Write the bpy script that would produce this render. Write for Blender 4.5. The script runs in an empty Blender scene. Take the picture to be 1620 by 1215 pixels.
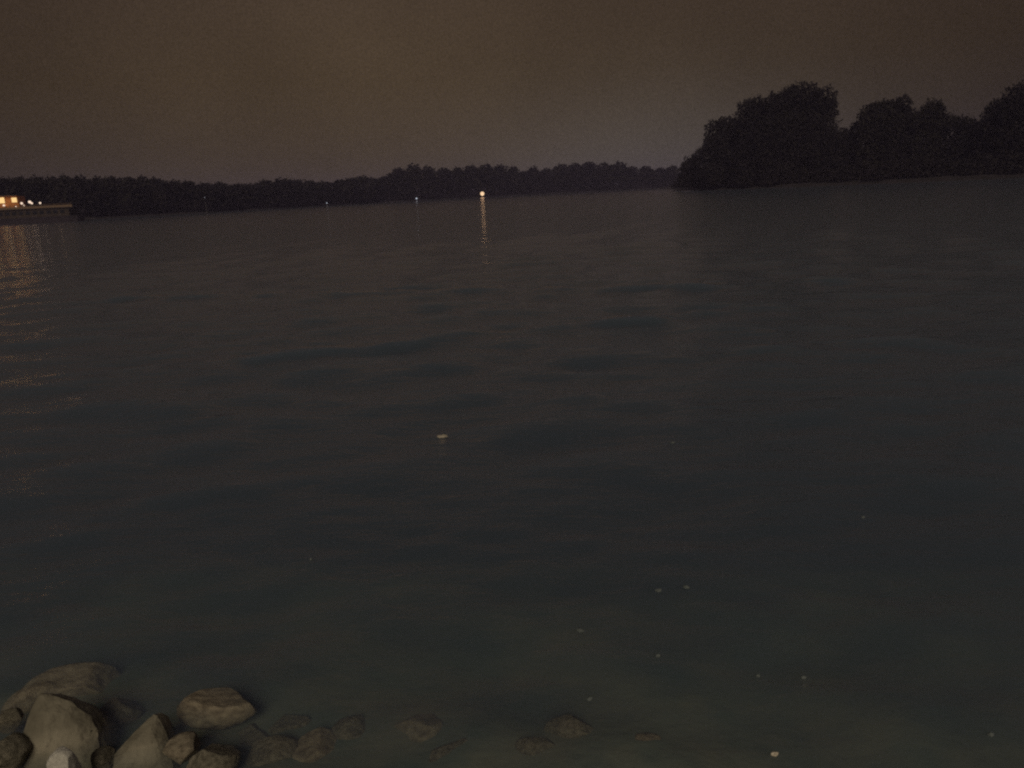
import bpy, math, random
import numpy as np
from mathutils import Vector, Matrix, noise

random.seed(7)
rng = np.random.default_rng(7)
C = bpy.context.scene.collection
sc = bpy.context.scene
R = math.radians

# ------------------------------------------------------------------ camera
CAM_Z = 2.4
PITCH = R(14.5)
ROLL = 0.048
F = 1170.0                      # focal length in photograph pixels (1620 wide)
cam_d = bpy.data.cameras.new("camera")
cam = bpy.data.objects.new("camera", cam_d)
C.objects.link(cam)
sc.camera = cam
cam_d.sensor_width = 36
cam_d.lens = 36 * F / 1620
cam_d.clip_start = 0.05
cam_d.clip_end = 12000
ROT = Matrix.Rotation(math.pi / 2 - PITCH, 3, 'X') @ Matrix.Rotation(-ROLL, 3, 'Z')
cam.matrix_world = Matrix.Translation((0, 0, CAM_Z)) @ ROT.to_4x4()

# ------------------------------------------------------------------ world: night sky lit by the town
world = bpy.data.worlds.new("World")
sc.world = world
world.use_nodes = True
nt = world.node_tree
nt.nodes.clear()
def N(t, tree=None, **kw):
    n = (tree or nt).nodes.new(t)
    for k, v in kw.items():
        setattr(n, k, v)
    return n
def ramp(n, stops):
    cr = n.color_ramp
    while len(cr.elements) > 1:
        cr.elements.remove(cr.elements[-1])
    cr.elements[0].position = stops[0][0]
    cr.elements[0].color = (*stops[0][1], 1)
    for p, c in stops[1:]:
        e = cr.elements.new(p)
        e.color = (*c, 1)
L = nt.links.new
out = N('ShaderNodeOutputWorld')
tc = N('ShaderNodeTexCoord')
sep = N('ShaderNodeSeparateXYZ'); L(tc.outputs['Generated'], sep.inputs[0])
base = N('ShaderNodeValToRGB')
ramp(base, [(0.0, (.022, .0175, .016)), (0.06, (.023, .0168, .0125)), (0.14, (.024, .016, .010)), (0.22, (.030, .020, .0145)),
            (0.32, (.030, .020, .0165)), (0.50, (.020, .0155, .017)), (1.0, (.013, .013, .017))])
L(sep.outputs['Z'], base.inputs[0])
# glow of a distant town behind the far trees
def lobe(az, el, sx, sz, col):
    a = R(az); d = Vector((math.sin(a) * math.cos(R(el)), math.cos(a) * math.cos(R(el)), math.sin(R(el))))
    side = Vector((math.cos(a), -math.sin(a), 0))
    sub = N('ShaderNodeVectorMath', operation='SUBTRACT'); L(tc.outputs['Generated'], sub.inputs[0]); sub.inputs[1].default_value = d
    dx = N('ShaderNodeVectorMath', operation='DOT_PRODUCT'); L(sub.outputs[0], dx.inputs[0]); dx.inputs[1].default_value = side
    dz = N('ShaderNodeVectorMath', operation='DOT_PRODUCT'); L(sub.outputs[0], dz.inputs[0]); dz.inputs[1].default_value = (0, 0, 1)
    fr = N('ShaderNodeVectorMath', operation='DOT_PRODUCT'); L(tc.outputs['Generated'], fr.inputs[0]); fr.inputs[1].default_value = d
    def sq(s, w):
        m = N('ShaderNodeMath', operation='DIVIDE'); L(s, m.inputs[0]); m.inputs[1].default_value = w
        p = N('ShaderNodeMath', operation='MULTIPLY'); L(m.outputs[0], p.inputs[0]); L(m.outputs[0], p.inputs[1]); return p.outputs[0]
    ad = N('ShaderNodeMath', operation='ADD'); L(sq(dx.outputs['Value'], sx), ad.inputs[0]); L(sq(dz.outputs['Value'], sz), ad.inputs[1])
    ng = N('ShaderNodeMath', operation='MULTIPLY'); L(ad.outputs[0], ng.inputs[0]); ng.inputs[1].default_value = -1
    ex = N('ShaderNodeMath', operation='EXPONENT'); L(ng.outputs[0], ex.inputs[0])
    gt = N('ShaderNodeMath', operation='GREATER_THAN'); L(fr.outputs['Value'], gt.inputs[0]); gt.inputs[1].default_value = 0
    m = N('ShaderNodeMath', operation='MULTIPLY'); L(ex.outputs[0], m.inputs[0]); L(gt.outputs[0], m.inputs[1])
    c = N('ShaderNodeVectorMath', operation='SCALE'); c.inputs[0].default_value = col; L(m.outputs[0], c.inputs['Scale'])
    return c.outputs[0]
def vadd(a, b):
    n = N('ShaderNodeVectorMath', operation='ADD'); L(a, n.inputs[0]); L(b, n.inputs[1]); return n.outputs[0]
g = vadd(lobe(11, 0, 0.22, 0.11, (.036, .035, .033)), lobe(-7, 7, 0.46, 0.20, (.041, .028, .0145)))
tot = vadd(base.outputs[0], g)
# thin uneven night cloud
nz = N('ShaderNodeTexNoise'); nz.inputs['Scale'].default_value = 4; nz.inputs['Detail'].default_value = 6
L(tc.outputs['Generated'], nz.inputs['Vector'])
mr = N('ShaderNodeMapRange'); L(nz.outputs['Fac'], mr.inputs[0])
mr.inputs[1].default_value = .25; mr.inputs[2].default_value = .75; mr.inputs[3].default_value = .84; mr.inputs[4].default_value = 1.14
nz2 = N('ShaderNodeTexNoise'); nz2.inputs['Scale'].default_value = 420; nz2.inputs['Detail'].default_value = 1
L(tc.outputs['Generated'], nz2.inputs['Vector'])
mr2 = N('ShaderNodeMapRange'); L(nz2.outputs['Fac'], mr2.inputs[0])
mr2.inputs[1].default_value = .25; mr2.inputs[2].default_value = .75; mr2.inputs[3].default_value = .84; mr2.inputs[4].default_value = 1.16
mm = N('ShaderNodeMath', operation='MULTIPLY'); L(mr.outputs[0], mm.inputs[0]); L(mr2.outputs[0], mm.inputs[1])
sc1 = N('ShaderNodeVectorMath', operation='SCALE'); L(tot, sc1.inputs[0]); L(mm.outputs[0], sc1.inputs['Scale'])
bg = N('ShaderNodeBackground'); L(sc1.outputs[0], bg.inputs['Color'])
sky = N('ShaderNodeTexSky', sky_type='NISHITA', sun_disc=False, sun_elevation=R(-8), sun_rotation=R(200))
bg2 = N('ShaderNodeBackground'); L(sky.outputs[0], bg2.inputs['Color']); bg2.inputs['Strength'].default_value = 0.05
ads = N('ShaderNodeAddShader'); L(bg.outputs[0], ads.inputs[0]); L(bg2.outputs[0], ads.inputs[1])
L(ads.outputs[0], out.inputs['Surface'])

# ------------------------------------------------------------------ weak warm light from behind the camera
sd = bpy.data.lights.new("sun", 'SUN'); sd.energy = 0.95; sd.angle = R(25); sd.color = (1.0, .87, .66)
sun = bpy.data.objects.new("sun", sd); C.objects.link(sun)
sun.rotation_euler = Vector((0.06, 0.82, -0.56)).to_track_quat('-Z', 'Y').to_euler()

sc.view_settings.view_transform = 'Standard'
sc.view_settings.look = 'None'
sc.view_settings.exposure = 0
sc.view_settings.gamma = 1
sc.render.engine = 'CYCLES'
sc.cycles.use_denoising = False
sc.cycles.max_bounces = 6
sc.cycles.sample_clamp_indirect = .6
sc.cycles.sample_clamp_direct = .85
sc.cycles.volume_bounces = 1
sc.cycles.transparent_max_bounces = 8
sc.cycles.pixel_filter_type = 'BLACKMAN_HARRIS'
sc.cycles.filter_width = 2.2

# ------------------------------------------------------------------ helpers
def ray(px, py):
    return (ROT @ Vector(((px - 810) / F, -(py - 607.5) / F, -1))).normalized()
def at(px, py, depth):
    d = ray(px, py); return Vector((0, 0, CAM_Z)) + d * (depth / d.y)
def on_z(px, py, z=0.0):
    d = ray(px, py); return Vector((0, 0, CAM_Z)) + d * ((z - CAM_Z) / d.z)
def mpp(depth):                       # metres per photograph pixel at a distance
    return depth / F
def mesh_np(name, verts, faces, m=None, parent=None, smooth=False):
    me = bpy.data.meshes.new(name)
    verts = np.asarray(verts, dtype=np.float32)
    if isinstance(faces, np.ndarray):
        k = faces.shape[1]
        me.vertices.add(len(verts)); me.vertices.foreach_set('co', verts.ravel())
        me.loops.add(faces.size); me.loops.foreach_set('vertex_index', faces.ravel().astype(np.int32))
        me.polygons.add(len(faces)); me.polygons.foreach_set('loop_start', (np.arange(len(faces)) * k).astype(np.int32))
        me.update(calc_edges=True)
    else:
        me.from_pydata(verts.tolist(), [], faces); me.update()
    if smooth:
        me.polygons.foreach_set('use_smooth', [True] * len(me.polygons))
    o = bpy.data.objects.new(name, me); C.objects.link(o)
    if m: me.materials.append(m)
    if parent: o.parent = parent
    return o
def tag(o, label=None, cat=None, group=None, kind=None):
    if label: o['label'] = label
    if cat: o['category'] = cat
    if group: o['group'] = group
    if kind: o['kind'] = kind
    return o
def empty(name, loc, label, cat, group=None):
    o = bpy.data.objects.new(name, None); C.objects.link(o); o.location = loc
    return tag(o, label, cat, group)
class MB:
    def __init__(s): s.v = []; s.f = []
    def box(s, x0, x1, y0, y1, z0, z1):
        b = len(s.v)
        s.v += [(x, y, z) for z in (z0, z1) for x, y in ((x0, y0), (x1, y0), (x1, y1), (x0, y1))]
        s.f += [tuple(b + i for i in q) for q in ((3, 2, 1, 0), (4, 5, 6, 7), (0, 1, 5, 4), (1, 2, 6, 5), (2, 3, 7, 6), (3, 0, 4, 7))]
        return s
    def tube(s, pts, rad, n=8):
        pts = [Vector(p) for p in pts]
        if not isinstance(rad, (list, tuple)): rad = [rad] * len(pts)
        b = len(s.v)
        for i, p in enumerate(pts):
            d = (pts[min(i + 1, len(pts) - 1)] - pts[max(i - 1, 0)]).normalized()
            u = d.cross(Vector((0.3, 1, 0.1))).normalized(); w = d.cross(u)
            for k in range(n):
                a = 2 * math.pi * k / n
                s.v.append(tuple(p + (u * math.cos(a) + w * math.sin(a)) * rad[i]))
        for i in range(len(pts) - 1):
            for k in range(n):
                s.f.append((b + i * n + k, b + i * n + (k + 1) % n, b + (i + 1) * n + (k + 1) % n, b + (i + 1) * n + k))
        s.f.append(tuple(b + k for k in range(n))[::-1]); s.f.append(tuple(b + (len(pts) - 1) * n + k for k in range(n)))
        return s
    def ball(s, c, r, n=12, m=8):
        b = len(s.v)
        for i in range(m + 1):
            t = math.pi * i / m
            for k in range(n):
                a = 2 * math.pi * k / n
                s.v.append((c[0] + r * math.sin(t) * math.cos(a), c[1] + r * math.sin(t) * math.sin(a), c[2] + r * math.cos(t)))
        for i in range(m):
            for k in range(n):
                s.f.append((b + i * n + k, b + (i + 1) * n + k, b + (i + 1) * n + (k + 1) % n, b + i * n + (k + 1) % n))
        return s
    def prism(s, outline, z0, z1, flare=1.0):
        b = len(s.v); n = len(outline)
        cx = sum(p[0] for p in outline) / n; cy = sum(p[1] for p in outline) / n
        s.v += [(cx + (x - cx) * flare, cy + (y - cy) * flare, z0) for x, y in outline] + [(x, y, z1) for x, y in outline]
        s.f += [tuple(b + i for i in range(n))[::-1], tuple(b + n + i for i in range(n))]
        s.f += [(b + i, b + (i + 1) % n, b + n + (i + 1) % n, b + n + i) for i in range(n)]
        return s
    def build(s, name, m, parent=None):
        return mesh_np(name, s.v, s.f, m, parent)

# ------------------------------------------------------------------ materials
def mat(name):
    m = bpy.data.materials.new(name); m.use_nodes = True; return m
def simple(name, col, rough=.7, var=.25, scale=6, spec=.4, bump=0.0, metal=0, col2=None):
    m = mat(name); t = m.node_tree; p = t.nodes['Principled BSDF']
    tcn = t.nodes.new('ShaderNodeTexCoord'); n = t.nodes.new('ShaderNodeTexNoise')
    n.inputs['Scale'].default_value = scale; n.inputs['Detail'].default_value = 6
    t.links.new(tcn.outputs['Object'], n.inputs['Vector'])
    r = t.nodes.new('ShaderNodeValToRGB')
    c2 = col2 or tuple(c * (1 + var) for c in col)
    ramp(r, [(.3, tuple(c * (1 - var) for c in col)), (.7, c2)])
    t.links.new(n.outputs['Fac'], r.inputs[0]); t.links.new(r.outputs[0], p.inputs['Base Color'])
    p.inputs['Roughness'].default_value = rough; p.inputs['Specular IOR Level'].default_value = spec; p.inputs['Metallic'].default_value = metal
    if bump:
        b = t.nodes.new('ShaderNodeBump'); b.inputs['Distance'].default_value = bump; b.inputs['Strength'].default_value = .8
        n2 = t.nodes.new('ShaderNodeTexNoise'); n2.inputs['Scale'].default_value = scale * 5; n2.inputs['Detail'].default_value = 8
        t.links.new(tcn.outputs['Object'], n2.inputs['Vector'])
        t.links.new(n2.outputs['Fac'], b.inputs['Height']); t.links.new(b.outputs[0], p.inputs['Normal'])
    return m
def glow(name, col, strength):
    m = mat(name); t = m.node_tree; t.nodes.clear()
    e = t.nodes.new('ShaderNodeEmission'); e.inputs['Color'].default_value = (*col, 1); e.inputs['Strength'].default_value = strength
    o = t.nodes.new('ShaderNodeOutputMaterial'); t.links.new(e.outputs[0], o.inputs['Surface']); return m
M_leaf = simple('foliage', (.030, .026, .026), .9, .25, .35, .0)
M_leaf2 = simple('foliage_olive', (.033, .029, .025), .9, .25, .3, .0)
M_bark = simple('bark', (.07, .055, .045), .9, .3, 3)
M_bank = simple('bank_earth', (.034, .028, .030), .9, .35, .3)
M_stone = simple('limestone', (.23, .205, .15), .75, .42, 5, .3, .022, col2=(.38, .34, .26))
M_stone_rust = simple('limestone_rusty', (.25, .205, .15), .75, .35, 3.5, .3, .012, col2=(.40, .34, .25))
M_stone_pale = simple('limestone_pale', (.74, .70, .62), .7, .2, 6, .3, .006)
M_bed = simple('silt', (.21, .275, .25), .9, .3, 2.6, .2, .01, col2=(.27, .26, .20))
M_hull = simple('hull_paint', (.028, .020, .028), .5, .3, .3)
M_deck = simple('upper_works', (.045, .030, .022), .6, .25, .4)
M_cabin = simple('cabin_wood', (.55, .20, .05), .6, .25, .5)
M_rail = simple('rail_paint', (.20, .13, .08), .5, .15, 1)
M_dglass = simple('dark_glass', (.02, .02, .025), .1, .2, 1, .6)
M_metal = simple('painted_steel', (.18, .17, .16), .5, .2, 2)
M_scrap = simple('wet_plastic', (.66, .58, .46), .45, .12, 14, .5, .003)
M_foam = simple('foam', (.15, .17, .17), .8, .2, 40)
G_warm = glow('lit_window', (1.0, .66, .27), 1.1)
G_white = glow('lamp_white', (1.0, .76, .58), 1.5)
G_lamp = glow('lamp_strong', (1.0, .68, .40), 2.2)
G_cool = glow('lamp_small', (.8, .87, 1.0), .8)
G_dim = glow('lamp_dim', (.8, .8, .9), .5)

# water: reflecting surface over turbid water
M_water = mat('river_water'); t = M_water.node_tree; t.nodes.clear(); l = t.links.new
o_ = t.nodes.new('ShaderNodeOutputMaterial')
tcn = t.nodes.new('ShaderNodeTexCoord')
mp = t.nodes.new('ShaderNodeMapping'); mp.inputs['Scale'].default_value = (0.45, 1.15, 1); mp.inputs['Rotation'].default_value = (0, 0, R(8))
l(tcn.outputs['Object'], mp.inputs[0])
n1 = t.nodes.new('ShaderNodeTexNoise'); n1.inputs['Scale'].default_value = 3.6; n1.inputs['Detail'].default_value = 6; n1.inputs['Roughness'].default_value = .62
n2 = t.nodes.new('ShaderNodeTexNoise'); n2.inputs['Scale'].default_value = .7; n2.inputs['Detail'].default_value = 2
l(mp.outputs[0], n1.inputs['Vector']); l(mp.outputs[0], n2.inputs['Vector'])
b1 = t.nodes.new('ShaderNodeBump'); b1.inputs['Distance'].default_value = .046; b1.inputs['Strength'].default_value = 1
b2 = t.nodes.new('ShaderNodeBump'); b2.inputs['Distance'].default_value = .025; b2.inputs['Strength'].default_value = 1
l(n1.outputs['Fac'], b1.inputs['Height']); l(n2.outputs['Fac'], b2.inputs['Height']); l(b1.outputs[0], b2.inputs['Normal'])
fr = t.nodes.new('ShaderNodeFresnel'); fr.inputs['IOR'].default_value = 1.33; l(b2.outputs[0], fr.inputs['Normal'])
gl = t.nodes.new('ShaderNodeBsdfGlossy'); gl.inputs['Roughness'].default_value = .09; gl.inputs['Color'].default_value = (1, .91, .88, 1); l(b2.outputs[0], gl.inputs['Normal'])
tr = t.nodes.new('ShaderNodeBsdfTransparent')
geo = t.nodes.new('ShaderNodeNewGeometry'); inv = t.nodes.new('ShaderNodeMath'); inv.operation = 'SUBTRACT'; inv.inputs[0].default_value = 1; l(geo.outputs['Backfacing'], inv.inputs[1])
fm = t.nodes.new('ShaderNodeMath'); fm.operation = 'MULTIPLY'; l(fr.outputs[0], fm.inputs[0]); l(inv.outputs[0], fm.inputs[1])
mx = t.nodes.new('ShaderNodeMixShader'); l(fm.outputs[0], mx.inputs[0]); l(tr.outputs[0], mx.inputs[1]); l(gl.outputs[0], mx.inputs[2])
l(mx.outputs[0], o_.inputs['Surface'])
va = t.nodes.new('ShaderNodeVolumeAbsorption'); va.inputs['Color'].default_value = (.46, .56, .56, 1); va.inputs['Density'].default_value = 2.7
vs = t.nodes.new('ShaderNodeVolumeScatter'); vs.inputs['Color'].default_value = (.41, .455, .69, 1); vs.inputs['Density'].default_value = 1.5; vs.inputs['Anisotropy'].default_value = 0.0
va2 = t.nodes.new('ShaderNodeAddShader'); l(va.outputs[0], va2.inputs[0]); l(vs.outputs[0], va2.inputs[1]); l(va2.outputs[0], o_.inputs['Volume'])

# ------------------------------------------------------------------ river water
NY, NX = 760, 420
ratio = (5200 / 1.0) ** (1 / (NY - 1))
ys = 1.0 * ratio ** np.arange(NY)
s_ = np.linspace(-1, 1, NX)
xs = np.sinh(2.5 * s_) / np.sinh(2.5)
Y, XS = np.meshgrid(ys, xs, indexing='ij')
X = XS * (14 + 1.1 * Y)
dy = np.gradient(ys)[:, None] * np.ones_like(X)
dx = np.abs(np.gradient(X, axis=1))
cell = np.maximum(dy, dx)
Z = np.zeros_like(X)
wrng = np.random.default_rng(21)
for k in range(70): rng.uniform(0, 1), rng.normal(0, 1), rng.uniform(0, 1), rng.uniform(0, 1)
for k in range(90):
    lam = math.exp(wrng.uniform(math.log(.13), math.log(2.6)))
    ang = wrng.normal(math.pi / 2 + .12, .55)
    kx, ky = math.cos(ang) * 2 * math.pi / lam, math.sin(ang) * 2 * math.pi / lam
    A = .0046 * lam ** .85 * wrng.uniform(.4, 1.2)
    wrp = .25 * lam * np.sin(X / (lam * 3.1) + k) * np.cos(Y / (lam * 4.3) + 2 * k)
    Z += A * np.sin(kx * X + ky * (Y + wrp) + wrng.uniform(0, 6.28)) * np.clip(lam / (3.5 * cell) - 1, 0, 1)
# wake crests crossing the river from a passing boat
def wake(p0, p1, lam, A, w, n_w=.4):
    d = (np.array(p1) - np.array(p0)); ln = np.hypot(*d); d = d / ln; n = np.array((-d[1], d[0]))
    a = (X - p0[0]) * d[0] + (Y - p0[1]) * d[1]; q = (X - p0[0]) * n[0] + (Y - p0[1]) * n[1]
    q = q + n_w * np.sin(a * 1.1) * .35 + .12 * np.sin(a * 2.7 + 1) + .05 * np.sin(a * 7.3)
    env = np.exp(-(q / w) ** 2) / (1 + np.exp(-(a + .5) * 1.5)) / (1 + np.exp((a - ln) * 1.5)) * (.6 + .25 * np.sin(a * .8 + lam) + .25 * np.sin(a * 3.1))
    return A * env * np.cos(2 * math.pi * q / lam) * np.clip(lam / (3 * cell) - 1, 0, 1)
pA = on_z(380, 568); pB = on_z(1180, 488)
Z += wake((pA.x, pA.y), (pB.x, pB.y), 1.0, .09, .5)
pA = on_z(190, 470); pB = on_z(1180, 452)
Z += wake((pA.x, pA.y), (pB.x, pB.y), 1.3, .10, .7)
pA = on_z(560, 640); pB = on_z(1300, 600)
Z += wake((pA.x, pA.y), (pB.x, pB.y), .8, .022, .6)
Z *= np.clip((Y - 1.0) / 2.5, .25, 1)
nv = NX * NY
idx = np.arange(nv).reshape(NY, NX)
top = np.stack([idx[:-1, :-1], idx[:-1, 1:], idx[1:, 1:], idx[1:, :-1]], -1).reshape(-1, 4)
ring = np.concatenate([idx[0, :], idx[1:, -1], idx[-1, -2::-1], idx[-2:0:-1, 0]])
V = np.stack([X, Y, Z], -1).reshape(-1, 3)
low = V[ring].copy(); low[:, 2] = -6
V = np.concatenate([V, low]); nr = len(ring); lo = nv + np.arange(nr)
sides = np.stack([ring, lo, np.roll(lo, -1), np.roll(ring, -1)], -1)
# bottom as a grid between front and back of the ring: strips across x
fr_ = lo[:NX]; bk_ = lo[NX + NY - 2: NX + NY - 2 + NX][::-1]
bottom = np.stack([fr_[:-1], bk_[:-1], bk_[1:], fr_[1:]], -1)
# back/side columns lie on straight edges, so the bottom strips close against them
water = mesh_np('river_water', V, np.concatenate([top, sides, bottom]), M_water, smooth=True)
tag(water, 'dark rippled river water', 'water', kind='structure')

# ------------------------------------------------------------------ ground: near bank and river bed in one sheet
gy = np.concatenate([np.linspace(-60, -4, 20), np.linspace(-3.5, 14, 150), np.geomspace(14.6, 6000, 40)])
gx = np.concatenate([-np.geomspace(6000, 8.3, 36), np.linspace(-8, 8, 180), np.geomspace(8.3, 6000, 36)])
GX, GY = np.meshgrid(gx, gy)
def bed_z(x, y):
    s = y - 2.0 + np.clip(x, -9, 9) * .12
    z = np.where(s < 0, -s * .5, np.where(s < 3.2, -s * .12, -.384 - (s - 3.2) * .4))
    z = np.where(s < -4, 2.0 + (-s - 4) * .02, z)
    return np.maximum(z, -5.6)
GZ = bed_z(GX, GY)
flatm = (np.abs(GX) < 8.2) & (GY > -3.6) & (GY < 14.2)
fn = np.array([noise.fractal(Vector((x * 1.3, y * 1.3, 0)), 1, 2, 4) if m_ else 0 for x, y, m_ in zip(GX.ravel(), GY.ravel(), flatm.ravel())]).reshape(GX.shape)
GZ = GZ + fn * .07
n0, n1_ = GX.shape
gi = np.arange(n0 * n1_).reshape(n0, n1_)
ground = mesh_np('riverbank_ground', np.stack([GX, GY, GZ], -1).reshape(-1, 3),
                 np.stack([gi[:-1, :-1], gi[:-1, 1:], gi[1:, 1:], gi[1:, :-1]], -1).reshape(-1, 4), M_bed, smooth=True)
tag(ground, 'silty near bank sloping down into the river bed', 'ground', kind='structure')

def shore_strip(name, pts, label, h=1.6, inland=(0, 1)):
    prof = [(-14, -5.9), (-3, -1.2), (0, .02), (4, h * .6), (9, h), (60, h + .6), (900, h + 4)]
    pts = [Vector((p[0], p[1], 0)) for p in pts]
    fine = []
    for i in range(len(pts) - 1):
        k = max(2, int((pts[i + 1] - pts[i]).length / 4))
        fine += [pts[i].lerp(pts[i + 1], j / k) for j in range(k)]
    fine.append(pts[-1])
    V = []
    for i, p in enumerate(fine):
        a = fine[max(0, i - 6)]; b = fine[min(len(fine) - 1, i + 6)]
        n = Vector((-(b - a).y, (b - a).x, 0)).normalized()
        w = noise.noise(Vector((p.x * .07, p.y * .07, 3))) * 2.5
        for q, z in prof:
            V.append(p + n * (q + (w if abs(q) < 20 else 0)) + Vector((0, 0, z + (noise.noise(p * .15 + Vector((q, 0, 0))) * .25 if q > 0 else 0))))
    k = len(prof)
    Fc = [(i * k + j, (i + 1) * k + j, (i + 1) * k + j + 1, i * k + j + 1) for i in range(len(fine) - 1) for j in range(k - 1)]
    return tag(mesh_np(name, V, Fc, M_bank, smooth=True), label, 'riverbank', kind='structure')
def hx(px, d, py=305):
    p = at(px, py, d); return (p.x, p.y)
far = [hx(-700, 150), hx(-300, 215), hx(-60, 262), hx(130, 282), hx(300, 330), hx(460, 400), hx(600, 480), hx(800, 580), hx(1050, 660), hx(1300, 720)]
near = [hx(1040, 560), hx(1062, 430), hx(1072, 330), hx(1110, 275), hx(1220, 236), hx(1400, 212), hx(1620, 192), hx(1900, 172), hx(2500, 150), hx(3600, 90)]
shore_strip('far_riverbank', far, 'low dark far bank under the distant trees')
shore_strip('right_riverbank', near, 'low dark bank under the tall trees on the right')
def poly_y(poly, px):                                # distance of the bank at a photo column
    d = ray(px, 305); s = d.x / d.y
    for a, b in zip(poly[:-1], poly[1:]):
        fa, fb = a[0] - s * a[1], b[0] - s * b[1]
        if fa <= 0 <= fb:
            t_ = fa / (fa - fb); return a[1] + (b[1] - a[1]) * t_
    return None

# ------------------------------------------------------------------ foliage
def leaf_cloud(lobes, dens, size, fuzz=1.12):
    """lobes: (x,y,z,rx,ry,rz). returns quads spread through every lobe's volume"""
    Vs = []
    for (cx, cy, cz, rx, ry, rz) in lobes:
        n = int(dens * (rx * rz + rx * ry + ry * rz) / (size * size))
        d = rng.normal(size=(n, 3)); d /= np.linalg.norm(d, axis=1)[:, None]
        # knobbly surface
        kn = 1 + .16 * np.sin(d[:, 0] * 7 + cx) * np.cos(d[:, 2] * 8 + cz) + .10 * np.sin(d[:, 1] * 15 + d[:, 2] * 13 + cy)
        r = rng.uniform(0, 1, n) ** .28 * kn * rng.uniform(.94, fuzz, n)
        c = np.stack([cx + d[:, 0] * r * rx, cy + d[:, 1] * r * ry, cz + d[:, 2] * r * rz], -1)
        u = rng.normal(size=(n, 3)); u /= np.linalg.norm(u, axis=1)[:, None]
        w = np.cross(u, rng.normal(size=(n, 3))); w /= np.linalg.norm(w, axis=1)[:, None]
        sz = size * rng.uniform(.55, 1.25, (n, 1)); asp = rng.uniform(.5, 1, (n, 1))
        Vs.append(np.stack([c - u * sz, c - w * sz * asp, c + u * sz, c + w * sz * asp], 1) )
    V = np.concatenate(Vs).reshape(-1, 3)
    V[:, 2] = np.maximum(V[:, 2], .05)
    return V, np.arange(len(V)).reshape(-1, 4)
def make_tree(loc, lobes, size, dens, label, group, leaf=M_leaf, name='tree', tr=.35, cat='tree'):
    """lobes are relative to loc"""
    root = empty(name, loc, label, cat, group)
    V, Fq = leaf_cloud(lobes, dens, size)
    mesh_np('crown', V, Fq, leaf, root)
    topz = max(l_[2] for l_ in lobes)
    m = MB(); m.tube([(0, 0, -1.2), (.1, 0, topz * .3), (-.1, .1, topz * .6), (.1, 0, topz)], [tr * 1.3, tr, tr * .7, tr * .25])
    for l_ in lobes[:6]:
        m.tube([(0, 0, topz * .3), (l_[0] * .5, l_[1] * .5, topz * .3 + (l_[2] - topz * .3) * .6), l_[:3]], [tr * .5, tr * .35, tr * .12], 6)
    m.build('trunk', M_bark, root)
    return root

# tall trees on the right bank: (depth, trunk px, lobes as (px, py, rpx)), lobes built at real distance and size
def px_tree(D, px0, lobes, label, group, size=.42, dens=3.9, leaf=M_leaf, base=1.2, squash=1.0, name='tree'):
    g0 = at(px0, 290, D); g0.z = base
    L_ = []
    for i, (px, py, r) in enumerate(lobes):
        p = at(px, py, D); rr = r * mpp(D)
        L_.append((p.x - g0.x, rng.uniform(-.35, .35) * rr * 2, p.z - g0.z, rr, rr * .95, rr * squash))
    # lower crown down to the bank
    xmin = min(l_[0] - l_[3] for l_ in L_); xmax = max(l_[0] + l_[3] for l_ in L_)
    zt = max(l_[2] for l_ in L_)
    w = (xmax - xmin) / 2; cx = (xmax + xmin) / 2
    L_.append((cx, 0, zt * .42, w * .95, w * .8, zt * .48))
    L_.append((cx, 1.5, zt * .25, w * 1.0, w * .8, zt * .34))
    L_.append((cx - w * .45, -1, zt * .18, w * .55, w * .55, zt * .24))
    L_.append((cx + w * .45, -1, zt * .18, w * .55, w * .55, zt * .24))
    return make_tree(g0, L_, size, dens, label, group, leaf, name, tr=.45)
RG = 'tall trees on the right bank'
px_tree(300, 1100, [(1084, 266, 9), (1096, 257, 9), (1108, 248, 12), (1118, 238, 10)], 'lowest tree at the left tip of the right bank, beside the far shore', RG, .38)
px_tree(268, 1143, [(1136, 207, 17), (1149, 200, 15), (1160, 208, 16), (1128, 228, 14), (1142, 240, 22)], 'round-topped medium tree left of the tallest crown on the right bank', RG, .38)
px_tree(258, 1192, [(1184, 178, 18), (1196, 172, 17), (1206, 182, 18), (1174, 200, 15), (1190, 215, 26)], 'narrow tree with a notched top touching the left side of the tallest crown', RG, .38)
px_tree(250, 1264, [(1236, 165, 20), (1254, 156, 20), (1274, 154, 20), (1295, 163, 21), (1306, 175, 17), (1222, 168, 15), (1230, 190, 28), (1268, 188, 38), (1296, 186, 20), (1222, 214, 30), (1280, 220, 34)],
        'tallest broad round-crowned tree on the right bank', RG, .40)
px_tree(246, 1334, [(1324, 222, 13), (1338, 214, 10), (1353, 206, 12), (1345, 226, 20)], 'low bushy tree filling the dip between the two tall crowns', RG, .36)
px_tree(238, 1392, [(1380, 182, 16), (1394, 175, 15), (1408, 172, 14), (1374, 205, 18), (1400, 200, 26)], 'dense squarish tree just right of the dip in the skyline', RG, .38, leaf=M_leaf2)
px_tree(234, 1428, [(1425, 166, 13), (1418, 178, 14), (1434, 185, 15), (1430, 208, 24)], 'slim tree with a small knob on top, right of the squarish tree', RG, .38)
px_tree(230, 1474, [(1470, 176, 16), (1484, 182, 14), (1456, 190, 15), (1494, 196, 14), (1474, 206, 26)], 'medium rounded tree in the middle of the right-hand skyline', RG, .38, leaf=M_leaf2)
px_tree(224, 1524, [(1512, 198, 14), (1530, 202, 14), (1546, 208, 13), (1528, 222, 24)], 'low sloping tree just before the tree cut by the right edge', RG, .38)
px_tree(214, 1582, [(1572, 188, 20), (1586, 178, 20), (1562, 205, 18), (1588, 205, 26)], 'tall dark tree overlapping the one cut by the right edge', RG, .38)
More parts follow.
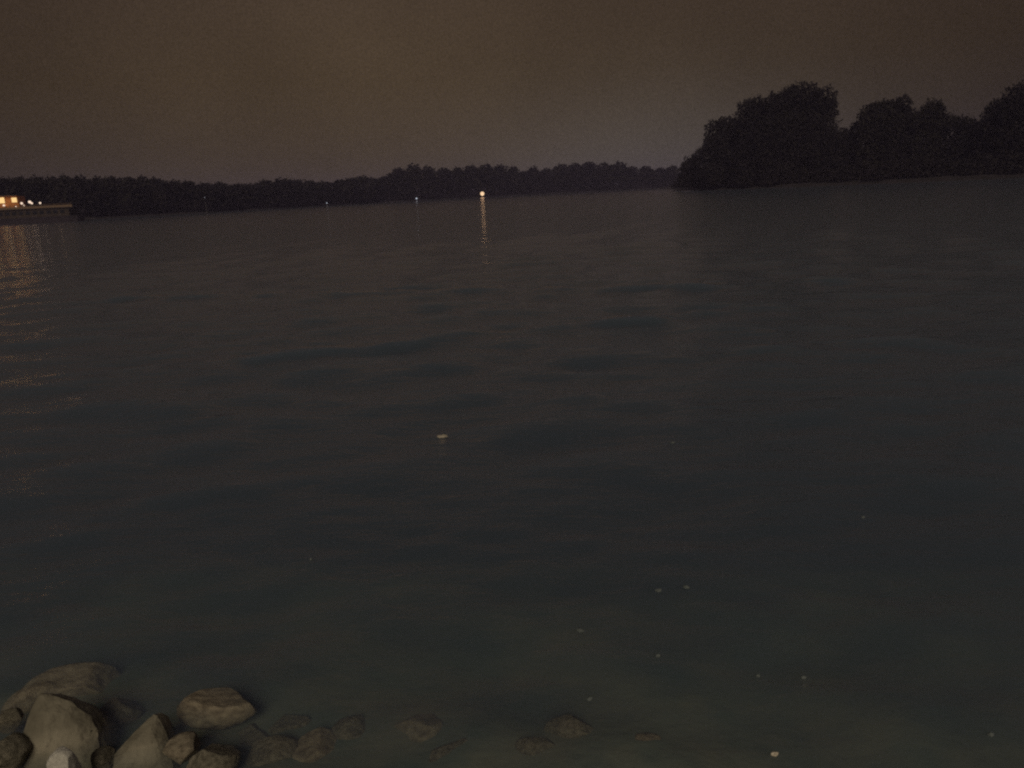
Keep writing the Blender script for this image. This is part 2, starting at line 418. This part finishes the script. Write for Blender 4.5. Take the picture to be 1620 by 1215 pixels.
px_tree(206, 1634, [(1620, 160, 26), (1642, 146, 28), (1606, 176, 20), (1664, 160, 26), (1630, 195, 36)], 'tall tree cut off by the right edge of the picture', RG, .38)
px_tree(200, 1735, [(1710, 178, 30), (1745, 165, 30), (1770, 190, 26)], 'tree just beyond the right edge', RG, .5, 2.2)
px_tree(196, 1840, [(1820, 170, 36), (1860, 178, 30)], 'tree beyond the right edge', RG, .5, 2.2)

# bushes at the foot of the right bank
bush_src = None
for i, px in enumerate(np.linspace(1072, 1690, 27)):
    D = poly_y(near[2:], px + rng.uniform(-5, 5))
    if D is None: D = 300
    D += rng.uniform(5, 9)
    p = at(px, 292, D)
    if i < 4:
        lb = [(0, 0, 2.0, 2.6, 2.2, 2.2), (2.2, .4, 1.4, 2.0, 1.8, 1.7), (-2.2, -.3, 1.3, 2.1, 1.8, 1.5), (.6, 0, 3.2, 1.5, 1.4, 1.4)]
        lb = [(a + rng.uniform(-.5, .5), b, c, d_, e, f * rng.uniform(.8, 1.2)) for a, b, c, d_, e, f in lb]
        o = empty('bush', (p.x, p.y, .9), 'dark waterside bush in the row along the foot of the right bank', 'bush', 'bushes along the foot of the right bank')
        V_, F_ = leaf_cloud(lb, 2.6, .35); mesh_np('foliage', V_, F_, M_leaf, o)
        m = MB()
        for q in range(4): m.tube([(0, 0, -.6), (rng.uniform(-1, 1), rng.uniform(-.5, .5), 2.2)], [.08, .03], 5)
        m.build('stem', M_bark, o)
        if i == 0: srcs = []
        srcs.append(o)
    else:
        s = srcs[i % 4]; o = s.copy(); C.objects.link(o); o.location = (p.x, p.y, .9)
        for ch in s.children:
            c = ch.copy(); C.objects.link(c); c.parent = o
    k = rng.uniform(.75, 1.25); o.scale = (k * 1.15, k, k); o.rotation_euler = (0, 0, rng.uniform(-.6, .6))

# far shore: prototypes 10 m high, copied and scaled
protos = []
def proto(k):
    r_ = random.Random(k)
    lb = [(0, 0, 6.2, 2.6, 2.4, 3.0), (0, 0, 3.2, 3.4, 2.8, 3.4)]
    for q in range(7):
        a = r_.uniform(0, 6.28); h = r_.uniform(3, 8.1)
        rr = r_.uniform(1.2, 1.9)
        lb.append((math.cos(a) * 1.7, math.sin(a) * 1.5, h, rr, rr, rr * r_.uniform(.8, 1.1)))
    lb.append((r_.uniform(-.5, .5), 0, 8.4, 1.5, 1.4, 1.5))
    return lb
def far_tree(px, D, top_py, wide, label, group, cat='tree'):
    global protos
    p = at(px, 300, D); g0 = Vector((p.x, p.y, 1.2))
    H = at(px, top_py, D).z - g0.z
    if len(protos) < 7:
        o = make_tree(g0, proto(len(protos) + 3), .42, 3.4, label, group, M_leaf if len(protos) % 2 else M_leaf2, tr=.2)
        protos.append(o)
    else:
        s = protos[int(rng.integers(0, 7))]
        o = s.copy(); C.objects.link(o); o.location = g0; tag(o, label, cat, group)
        for ch in s.children:
            c = ch.copy(); C.objects.link(c); c.parent = o
    o.scale = (wide * mpp(D) / 6.6, wide * mpp(D) / 6.6, H / 10.0)
    o.rotation_euler = (0, 0, rng.uniform(0, 6.28))
    return o
def top_l(px):
    xp = [-60, 0, 50, 150, 247, 309, 395, 441, 490, 530, 547, 574, 600, 625]
    yp = [281, 281, 279, 279, 281, 288, 290, 283, 285, 287, 282, 277, 280, 280]
    return float(np.interp(px, xp, yp))
LG = 'low trees along the far left shore'
for px in np.arange(-90, 632, 17.5):
    D = poly_y(far, px)
    far_tree(px, D + rng.uniform(7, 12), top_l(px) + rng.uniform(0, 4), rng.uniform(34, 46),
             'low dark tree merged in the unbroken wood along the far left shore', LG)
for px in np.arange(-84, 640, 24):
    D = poly_y(far, px)
    far_tree(px, D + rng.uniform(22, 30), top_l(px) + rng.uniform(-3, 1), rng.uniform(36, 50),
             'low dark tree merged in the unbroken wood along the far left shore', LG)
MG = 'taller trees along the middle of the far shore'
mid = [(632, 264, 34), (654, 259, 38), (678, 262, 36), (702, 264, 38), (724, 264, 34), (746, 261, 36), (770, 259, 38), (794, 259, 38), (814, 262, 30), (829, 270, 32),
       (844, 262, 26), (857, 270, 32), (868, 265, 26), (888, 259, 36), (910, 257, 38), (933, 255, 38), (956, 257, 36), (980, 255, 36), (1000, 262, 26), (1022, 262, 32), (1046, 264, 28), (1064, 261, 24)]
ORD = ['nearest', 'second', 'third', 'fourth', 'fifth', 'sixth', 'seventh', 'eighth', 'ninth', 'tenth', 'eleventh', 'twelfth']
for i, (px, ty, w) in enumerate(mid):
    D = poly_y(far, px) + 10
    gap = {10: 'small round tree standing alone in the notch of the far treeline', 0: 'far-shore tree where the skyline steps up from the low left wood',
           8: 'last tree of the flat-topped far clump, left of the notch', 21: 'far-shore tree nearest the big right-hand trees'}.get(i)
    far_tree(px, D, ty, w * 1.1, gap or (f'{ORD[i]} tree of the flat-topped far clump, counted from the step in the skyline' if i < 10 else f'{ORD[i - 11]} rounded far-shore tree to the right of the treeline notch'),
             MG + (' left of the notch' if i < 10 else ' right of the notch'))
# low growth closing the foot of the far shore
def growth(name, poly, x0, x1, step, h, label):
    V_, F_ = [], []; n = 0
    for px in np.arange(x0, x1, step):
        D = poly_y(poly, px)
        if D is None: continue
        D += 6; p = at(px, 300, D); w = step * mpp(D) * 1.3
        v, f = leaf_cloud([(p.x, p.y, 1.0 + h * .35, w, w * .8, h * rng.uniform(.7, 1.1))], 1.6, .55)
        V_.append(v); F_.append(f + n); n += len(v)
    return tag(mesh_np(name, np.concatenate(V_), np.concatenate(F_), M_leaf), label, 'undergrowth', kind='stuff')
growth('undergrowth', far, -90, 1075, 7, 3.6, 'dark waterside scrub along the foot of the far shore')

# ------------------------------------------------------------------ moored river boat on the left, lit
BD = 236
x_r = at(131, 325, BD).x; x_l = at(-95, 325, BD).x
boat = empty('river_boat', ((x_r + x_l) / 2, BD, 0), 'long dark moored river boat with lamps on deck and a lit orange cabin, far left', 'boat')
hw = (x_r - x_l) / 2
def bx(px): return at(px, 320, BD).x - boat.location.x
outl = [(-hw, -2.6), (hw - 3.5, -3.0), (hw - 1.2, -1.9), (hw, 0), (hw - 1.2, 1.9), (hw - 3.5, 3.0), (-hw, 3.0)]
MB().prism(outl, -1.0, 1.9, .97).build('hull', M_hull, boat)
MB().prism([(x * 1.006, y * 1.03) for x, y in outl], 1.5, 1.75).build('fender_strip', M_hull, boat)
MB().box(-hw + 1, hw - 3.2, -2.4, 2.4, 1.902, 4.3).build('lower_cabin', M_deck, boat)
xw = -hw + 2
while xw < hw - 5:
    MB().box(xw, xw + 1.3, -2.46, -2.35, 2.7, 3.7).build('window', M_dglass, boat); xw += 2.1
MB().box(-hw + .4, hw - 1.6, -2.9, 2.9, 4.303, 4.5).build('upper_deck', M_deck, boat)
MB().box(-hw + .4, hw - 1.7, -2.88, -2.80, 4.503, 5.15).build('bulwark', M_rail, boat)
m = MB(); m.tube([(-hw + .4, -2.84, 5.5), (hw - 1.7, -2.84, 5.5)], .05, 6)
for xx in np.arange(-hw + .5, hw - 1.7, 1.5): m.tube([(xx, -2.84, 5.15), (xx, -2.84, 5.5)], .04, 5)
m.build('railing', M_rail, boat)
c0, c1 = bx(-60), bx(34)
MB().box(c0, c1, -1.6, 2.2, 4.503, 8.4).build('cabin', M_cabin, boat)
MB().box(c0 - .5, c1 + .5, -2.5, 2.8, 8.403, 8.65).build('roof', M_deck, boat)
for px0, px1, za, zb in ((3, 13.5, 6.45, 8.15), (24.5, 33, 6.55, 7.95), (-22, -10, 6.45, 8.1), (-46, -34, 6.45, 8.1)):
    a, b = bx(px0), bx(px1)
    w = MB().box(a, b, -1.68, -1.605, za, zb).build('window', G_warm, boat)
    fr_m = MB().box(a - .12, b + .12, -1.70, -1.61, za - .14, za - .003).box(a - .12, b + .12, -1.70, -1.61, zb + .003, zb + .14) \
        .box(a - .14, a - .003, -1.70, -1.61, za, zb).box(b + .003, b + .14, -1.70, -1.61, za, zb)
    fr_m.build('frame', M_cabin, w)
def deck_lamp(px, z, r, gm):
    x = bx(px); a = MB().ball((x, -2.2, z), r).build('lamp_globe', gm, boat)
    MB().tube([(x, -2.2, 4.503), (x, -2.2, z - r * .95)], .05, 6).build('lamp_post', M_metal, boat)
deck_lamp(12.5, 5.75, .34, G_white); deck_lamp(41, 6.15, .36, G_white); deck_lamp(54, 6.45, .42, G_white); deck_lamp(57, 6.05, .30, G_white)
deck_lamp(70, 6.0, .30, G_white); deck_lamp(44, 5.5, .22, G_white); deck_lamp(-30, 5.8, .34, G_white); deck_lamp(31, 5.3, .16, G_white)
# the boat's own lamps
def pl(px, z, y, e, col, r=.25):
    d = bpy.data.lights.new('deck_light', 'POINT'); d.energy = e; d.color = col; d.shadow_soft_size = r
    o = bpy.data.objects.new('deck_light', d); C.objects.link(o); o.parent = boat; o.location = (bx(px), y, z)
for px, z, e in ((8, 7.9, 35), (29, 7.9, 30), (-20, 7.9, 35)):
    pl(px, z, -3.6, e, (1, .6, .25))
for px, z, e in ((54, 7.0, 8), (100, 6.4, 3)):
    pl(px, z, -3.9, e, (1, .7, .4))

# ------------------------------------------------------------------ lamps on the far shore
def shore_lamp(px, py, D, r, gm, label, power=0, name='lamp'):
    p = at(px, py, D); root = empty(name, (p.x, p.y, 0), label, 'lamp')
    base = 1.0
    MB().tube([(0, 0, -.8), (0, 0, max(p.z - r, .5))], [.14, .09], 8).build('post', M_metal, root)
    MB().ball((0, 0, p.z), r).build('globe', gm, root)
    m = MB().prism([(math.cos(a) * r * .8, math.sin(a) * r * .8) for a in np.linspace(0, 2 * math.pi, 9)[:-1]], p.z + r * .97, p.z + r * 1.2)
    m.build('cap', M_metal, root)
    if power:
        d = bpy.data.lights.new('lamp_light', 'POINT'); d.energy = power; d.color = (1, .6, .3); d.shadow_soft_size = r
        o = bpy.data.objects.new('lamp_light', d); C.objects.link(o); o.parent = root; o.location = (0, -r * 1.3, p.z)
shore_lamp(763, 306.5, poly_y(far, 763) - 4, 1.45, G_lamp, 'bright white lamp at the waterline of the far shore, casting an orange reflection', 60)
shore_lamp(659, 314, poly_y(far, 659) - 2, .5, G_cool, 'faint bluish lamp left of the bright white one on the far shore')
shore_lamp(517, 321, poly_y(far, 517) - 2, .26, G_cool, 'tiny pinprick lamp on the far shore below the middle of the low wood')
shore_lamp(324, 312.5, poly_y(far, 324) + 1, .2, G_dim, 'tiny dim lamp among the trees left of centre, higher above the water')

# ------------------------------------------------------------------ stones
def boulder(seed, planes=(), n_cut=9, rough=.045):
    r_ = random.Random(seed)
    import bmesh
    bm = bmesh.new(); bmesh.ops.create_icosphere(bm, subdivisions=5, radius=1.25)
    cuts = [(Vector(n).normalized(), d) for n, d in planes]
    for _ in range(n_cut):
        v = Vector((r_.gauss(0, 1), r_.gauss(0, 1), r_.gauss(0, .8))).normalized(); cuts.append((v, r_.uniform(.72, .98)))
    for v in bm.verts:
        p = v.co.copy()
        for _ in range(3):
            for n, d in cuts:
                e = p.dot(n) - d
                if e > 0: p -= n * e
        p += p.normalized() * (noise.fractal(p * 2.2 + Vector((seed, 0, 0)), 1, 2, 5) * rough + noise.noise(p * 9 + Vector((0, seed, 0))) * .010)
        v.co = p
    me = bpy.data.meshes.new('stone'); bm.to_mesh(me); bm.free()
    me.polygons.foreach_set('use_smooth', [True] * len(me.polygons)); return me
def stone(px, py, z, sx, sy, sz, rz, seed, m, label, group=None, planes=(), n_cut=9, tilt=(0, 0), name='stone'):
    """centre of the stone is seen at photo pixel (px,py) and lies at height z; sx,sy,sz half sizes in metres"""
    p = on_z(px, py, z)
    me = boulder(seed, planes, n_cut); me.materials.append(m)
    o = bpy.data.objects.new(name, me); C.objects.link(o)
    o.location = p; o.scale = (sx, sy, sz); o.rotation_euler = (tilt[0], tilt[1], rz)
    return tag(o, label, 'stone', group)
SG = 'riprap stones at the near waterline'
UG = 'stones under the shallow water near the bank'
def shaped_stone(outline, base_px, lean, thick, m, label, seed, group=SG, bulge=.03, name='stone'):
    """a stone whose camera-facing side follows an outline; it leans back and has real thickness"""
    import bmesh
    c = on_z(base_px[0], base_px[1], -.02)
    n = Vector((-c.x * .12, -math.cos(R(lean)), math.sin(R(lean)))).normalized()
    def hit(px, py):
        d = ray(px, py); o = Vector((0, 0, CAM_Z)); return o + d * ((c - o).dot(n) / d.dot(n))
    F_ = [hit(*q) for q in outline]; cen = sum(F_, Vector()) / len(F_)
    back = Vector((0, thick, -.75 * thick))
    bm = bmesh.new()
    for p in F_: bm.verts.new(p)
    for p in F_: bm.verts.new(cen.lerp(p, .78) + back)
    for p in F_: bm.verts.new(cen.lerp(p, .55) + n * bulge)
    for p in F_: bm.verts.new(cen.lerp(p, 1.03) + back * .4)
    r = bmesh.ops.convex_hull(bm, input=bm.verts[:])
    bmesh.ops.delete(bm, geom=[g_ for g_ in r['geom_interior'] if isinstance(g_, bmesh.types.BMVert)], context='VERTS')
    bmesh.ops.bevel(bm, geom=bm.edges[:], offset=.010, segments=2, profile=.6, affect='EDGES', clamp_overlap=True)
    bmesh.ops.triangulate(bm, faces=bm.faces[:])
    for _ in range(4):
        L_ = [e for e in bm.edges if e.calc_length() > .02]
        if not L_: break
        bmesh.ops.subdivide_edges(bm, edges=L_, cuts=1); bmesh.ops.triangulate(bm, faces=bm.faces[:])
    bmesh.ops.smooth_vert(bm, verts=bm.verts[:], factor=.5, use_axis_x=True, use_axis_y=True, use_axis_z=True)
    bm.normal_update()
    for v in bm.verts:
        p = v.co
        v.co = p + v.normal * (noise.fractal(p * 9 + Vector((seed, 0, 0)), 1, 2, 5) * .009) - cen
    bmesh.ops.recalc_face_normals(bm, faces=bm.faces[:])
    me = bpy.data.meshes.new(name); bm.to_mesh(me); bm.free(); me.materials.append(m)
    me.polygons.foreach_set('use_smooth', [True] * len(me.polygons))
    o = bpy.data.objects.new(name, me); C.objects.link(o); o.location = cen
    return tag(o, label, 'stone', group)
shaped_stone([(62, 1100), (78, 1099), (112, 1110), (140, 1132), (155, 1152), (158, 1185), (150, 1225), (28, 1225), (30, 1185), (40, 1145)], (95, 1200), 38, .20, M_stone,
             'biggest olive-grey stone, blunt topped, at the lower left waterline', 11)
shaped_stone([(243, 1129), (250, 1131), (262, 1160), (272, 1190), (276, 1230), (160, 1230), (172, 1200), (208, 1168)], (225, 1200), 40, .13, M_stone,
             'sharply pointed triangular stone right of the biggest one', 5)
stone(102, 1216, .13, .055, .06, .075, .3, 23, M_stone_pale, 'small pale whitish stone in front of the biggest stone', SG)
stone(345, 1120, -.035, .165, .09, .075, -.05, 31, M_stone_rust, 'oblong tan stone washed over by water, right of the pointed stone', SG, n_cut=5)
stone(292, 1185, .015, .075, .07, .05, .5, 37, M_stone_rust, 'small wet reddish-brown stone touching the right of the pointed stone', SG)
stone(4, 1205, .03, .10, .11, .09, .2, 41, M_stone, 'olive stone cut by the left edge of the picture', SG)
stone(18, 1140, -.005, .055, .05, .045, .2, 43, M_stone, 'small lone stone beside the left edge, behind the olive one', SG)
stone(164, 1204, .0, .05, .05, .05, .7, 47, M_stone, 'low stone wedged between the biggest and the pointed stone', SG)
stone(118, 1086, -0.135, .22, .12, .09, .1, 53, M_stone_rust, 'flat submerged stone glimmering behind the biggest stone', UG, n_cut=5)
stone(60, 1118, -0.155, .14, .10, .10, .8, 59, M_stone_rust, 'submerged stone between the left edge and the biggest stone', UG)
stone(180, 1140, -0.135, .12, .09, .09, .4, 61, M_stone, 'submerged stone behind the gap between the two big stones', UG)
stone(462, 1158, -0.190, .11, .09, .08, .3, 67, M_stone, 'submerged olive stone right of the tan washed-over one', UG)
stone(655, 1165, -0.185, .15, .14, .10, .9, 71, M_stone_rust, 'submerged brownish stone at bottom centre-left', UG)
stone(600, 1205, -0.220, .17, .10, .08, .1, 73, M_stone_rust, 'flat submerged brown stone cut by the bottom edge', UG, n_cut=5)
stone(852, 1186, -0.125, .10, .07, .06, .1, 79, M_stone, 'pale green submerged stone at bottom centre', UG)
stone(775, 1198, -0.180, .13, .08, .08, .6, 83, M_stone, 'dim submerged stone left of the pale green one', UG)
stone(945, 1178, -0.220, .21, .13, .10, .2, 89, M_stone_rust, 'wide dim brown submerged stone right of the pale green one', UG)
stone(540, 1140, -0.270, .15, .10, .10, .5, 97, M_stone, 'dim deep stone between the olive and brownish submerged stones', UG)
stone(395, 1185, -0.200, .16, .12, .09, .5, 101, M_stone, 'submerged stone right of the small reddish-brown one', UG)
stone(1130, 1200, -0.270, .2, .13, .10, .5, 103, M_stone, 'dim submerged stone at the bottom right of centre', UG)
stone(330, 1210, -.02, .11, .10, .07, .9, 107, M_stone, 'low wet stone cut by the bottom edge, right of the pointed stone', SG)
stone(430, 1200, -0.130, .12, .09, .07, .2, 109, M_stone, 'dim submerged stone at the bottom edge below the olive one', UG)
stone(505, 1190, -0.140, .13, .10, .07, 1.0, 113, M_stone_rust, 'submerged stone between the olive one and the flat brown one', UG)
stone(560, 1165, -0.170, .11, .09, .07, .3, 127, M_stone, 'small submerged stone just left of the brownish pair', UG)
stone(705, 1205, -0.140, .13, .09, .07, .6, 131, M_stone, 'submerged stone between the brownish pair and the pale green one', UG)
stone(905, 1160, -0.140, .12, .08, .06, .1, 137, M_stone, 'submerged stone just behind the wide brown one', UG)
stone(1010, 1200, -0.170, .15, .10, .07, .4, 139, M_stone_rust, 'faint submerged stone right of the wide brown one', UG)
# small loose rubble on the bed and bank: uncountable
def rubble(n=650):
    me0 = boulder(211, n_cut=9, rough=.06)
    base = []
    import bmesh
    for q in range(3):
        bm = bmesh.new(); bmesh.ops.create_icosphere(bm, subdivisions=2, radius=1.0)
        r_ = random.Random(q)
        cuts = [(Vector((r_.gauss(0, 1), r_.gauss(0, 1), r_.gauss(0, 1))).normalized(), r_.uniform(.6, .9)) for _ in range(8)]
        vs = []
        for v in bm.verts:
            p = v.co.copy()
            for nn, d in cuts:
                e = p.dot(nn) - d
                if e > 0: p -= nn * e
            vs.append(p[:])
        base.append((np.array(vs), np.array([[v.index for v in f.verts] for f in bm.faces]))); bm.free()
    Vs, Fs, off = [], [], 0
    for k in range(n):
        x = rng.uniform(-6, 6); y = rng.uniform(-1.5, 2.5)
        if math.hypot(x, y) < .6: continue
        s = math.exp(rng.normal(math.log(.045 if y > 2.2 else .08), .35)); v, f = base[k % 3]
        a = rng.uniform(0, 6.28); Rm = np.array(Matrix.Rotation(a, 3, 'Z') @ Matrix.Rotation(rng.uniform(-.5, .5), 3, 'X'))
        vv = (v * np.array([s, s * rng.uniform(.6, 1), s * rng.uniform(.5, .8)])) @ Rm.T
        z = float(bed_z(np.array(x), np.array(y)))
        Vs.append(vv + np.array([x, y, z + (.02 if y < 2.2 else -.014)])); Fs.append(f + off); off += len(v)
    return tag(mesh_np('rubble', np.concatenate(Vs), np.concatenate(Fs), M_stone), 'small loose stones covering the bank and the shallow bed', 'stones', kind='stuff')
rubble()

# ------------------------------------------------------------------ floating bits
def flake(px, py, w, d, seed, m, name, label, cat, group=None, th=.012):
    p = on_z(px, py, 0.0)
    # lie on the actual water surface
    i = int(np.argmin(np.abs(ys - p.y))); j = int(np.argmin(np.abs(X[i] - p.x))); p.z = float(Z[i, j]) + th * .35
    r_ = random.Random(seed); n = 14
    ol = [(math.cos(a) * w * r_.uniform(.65, 1.1), math.sin(a) * d * r_.uniform(.6, 1.1)) for a in np.linspace(0, 2 * math.pi, n + 1)[:-1]]
    V_ = [(x, y, r_.uniform(0, th)) for x, y in ol] + [(x * .9, y * .9, -th) for x, y in ol] + [(0, 0, th * 1.6), (0, 0, -th)]
    Fc = [(i, (i + 1) % n, 2 * n) for i in range(n)] + [(n + (i + 1) % n, n + i, 2 * n + 1) for i in range(n)] + [(i, n + i, n + (i + 1) % n, (i + 1) % n) for i in range(n)]
    o = mesh_np(name, V_, Fc, m); o.location = p; o.rotation_euler = (0, 0, r_.uniform(-.3, .3))
    return tag(o, label, cat, group)
flake(700, 689, .062, .058, 3, M_scrap, 'floating_scrap', 'whitish scrap floating alone in the middle of the water', 'litter', th=.005)
FG = 'small flecks floating on the near water'
for i, (px, py, s, lab) in enumerate([
    (1042, 943, .030, 'left of two close flecks floating right of centre'), (1086, 938, .026, 'right of two close flecks floating right of centre'),
    (932, 1106, .022, 'short bright fleck in the lower middle water'), (1226, 1189, .026, 'pale bluish fleck near the bottom edge, right of centre'),
    (918, 995, .034, 'thin wide fleck in the water above the bottom centre'), (1366, 815, .018, 'tiny bright fleck farthest out on the right'),
    (1272, 1062, .022, 'fleck in the lower right water, above the bluish one'), (1200, 1060, .016, 'tiny fleck just left of the lower right fleck'),
    (1064, 699, .03, 'faint fleck far out, level with the white scrap'), (1041, 1043, .016, 'tiny upright fleck between the close pair and the bottom edge'),
    (492, 885, .016, 'tiny fleck on the left-hand water'), (1566, 1172, .02, 'fleck in the bottom right corner')]):
    flake(px, py, s * .72, s * .42, 50 + i, M_foam if i != 3 else M_scrap, 'foam_fleck', lab, 'foam fleck', FG, th=.006)

# ------------------------------------------------------------------ thin river mist
M_haze = mat('night_haze'); t = M_haze.node_tree; t.nodes.clear()
pv = t.nodes.new('ShaderNodeVolumePrincipled'); pv.inputs['Color'].default_value = (.66, .58, .96, 1); pv.inputs['Density'].default_value = .00036
o_ = t.nodes.new('ShaderNodeOutputMaterial'); t.links.new(pv.outputs[0], o_.inputs['Volume'])
tag(MB().box(-6300, 6300, -500, 6300, -7.5, 42).build('haze', M_haze), 'thin night haze over the river', 'haze', kind='stuff')
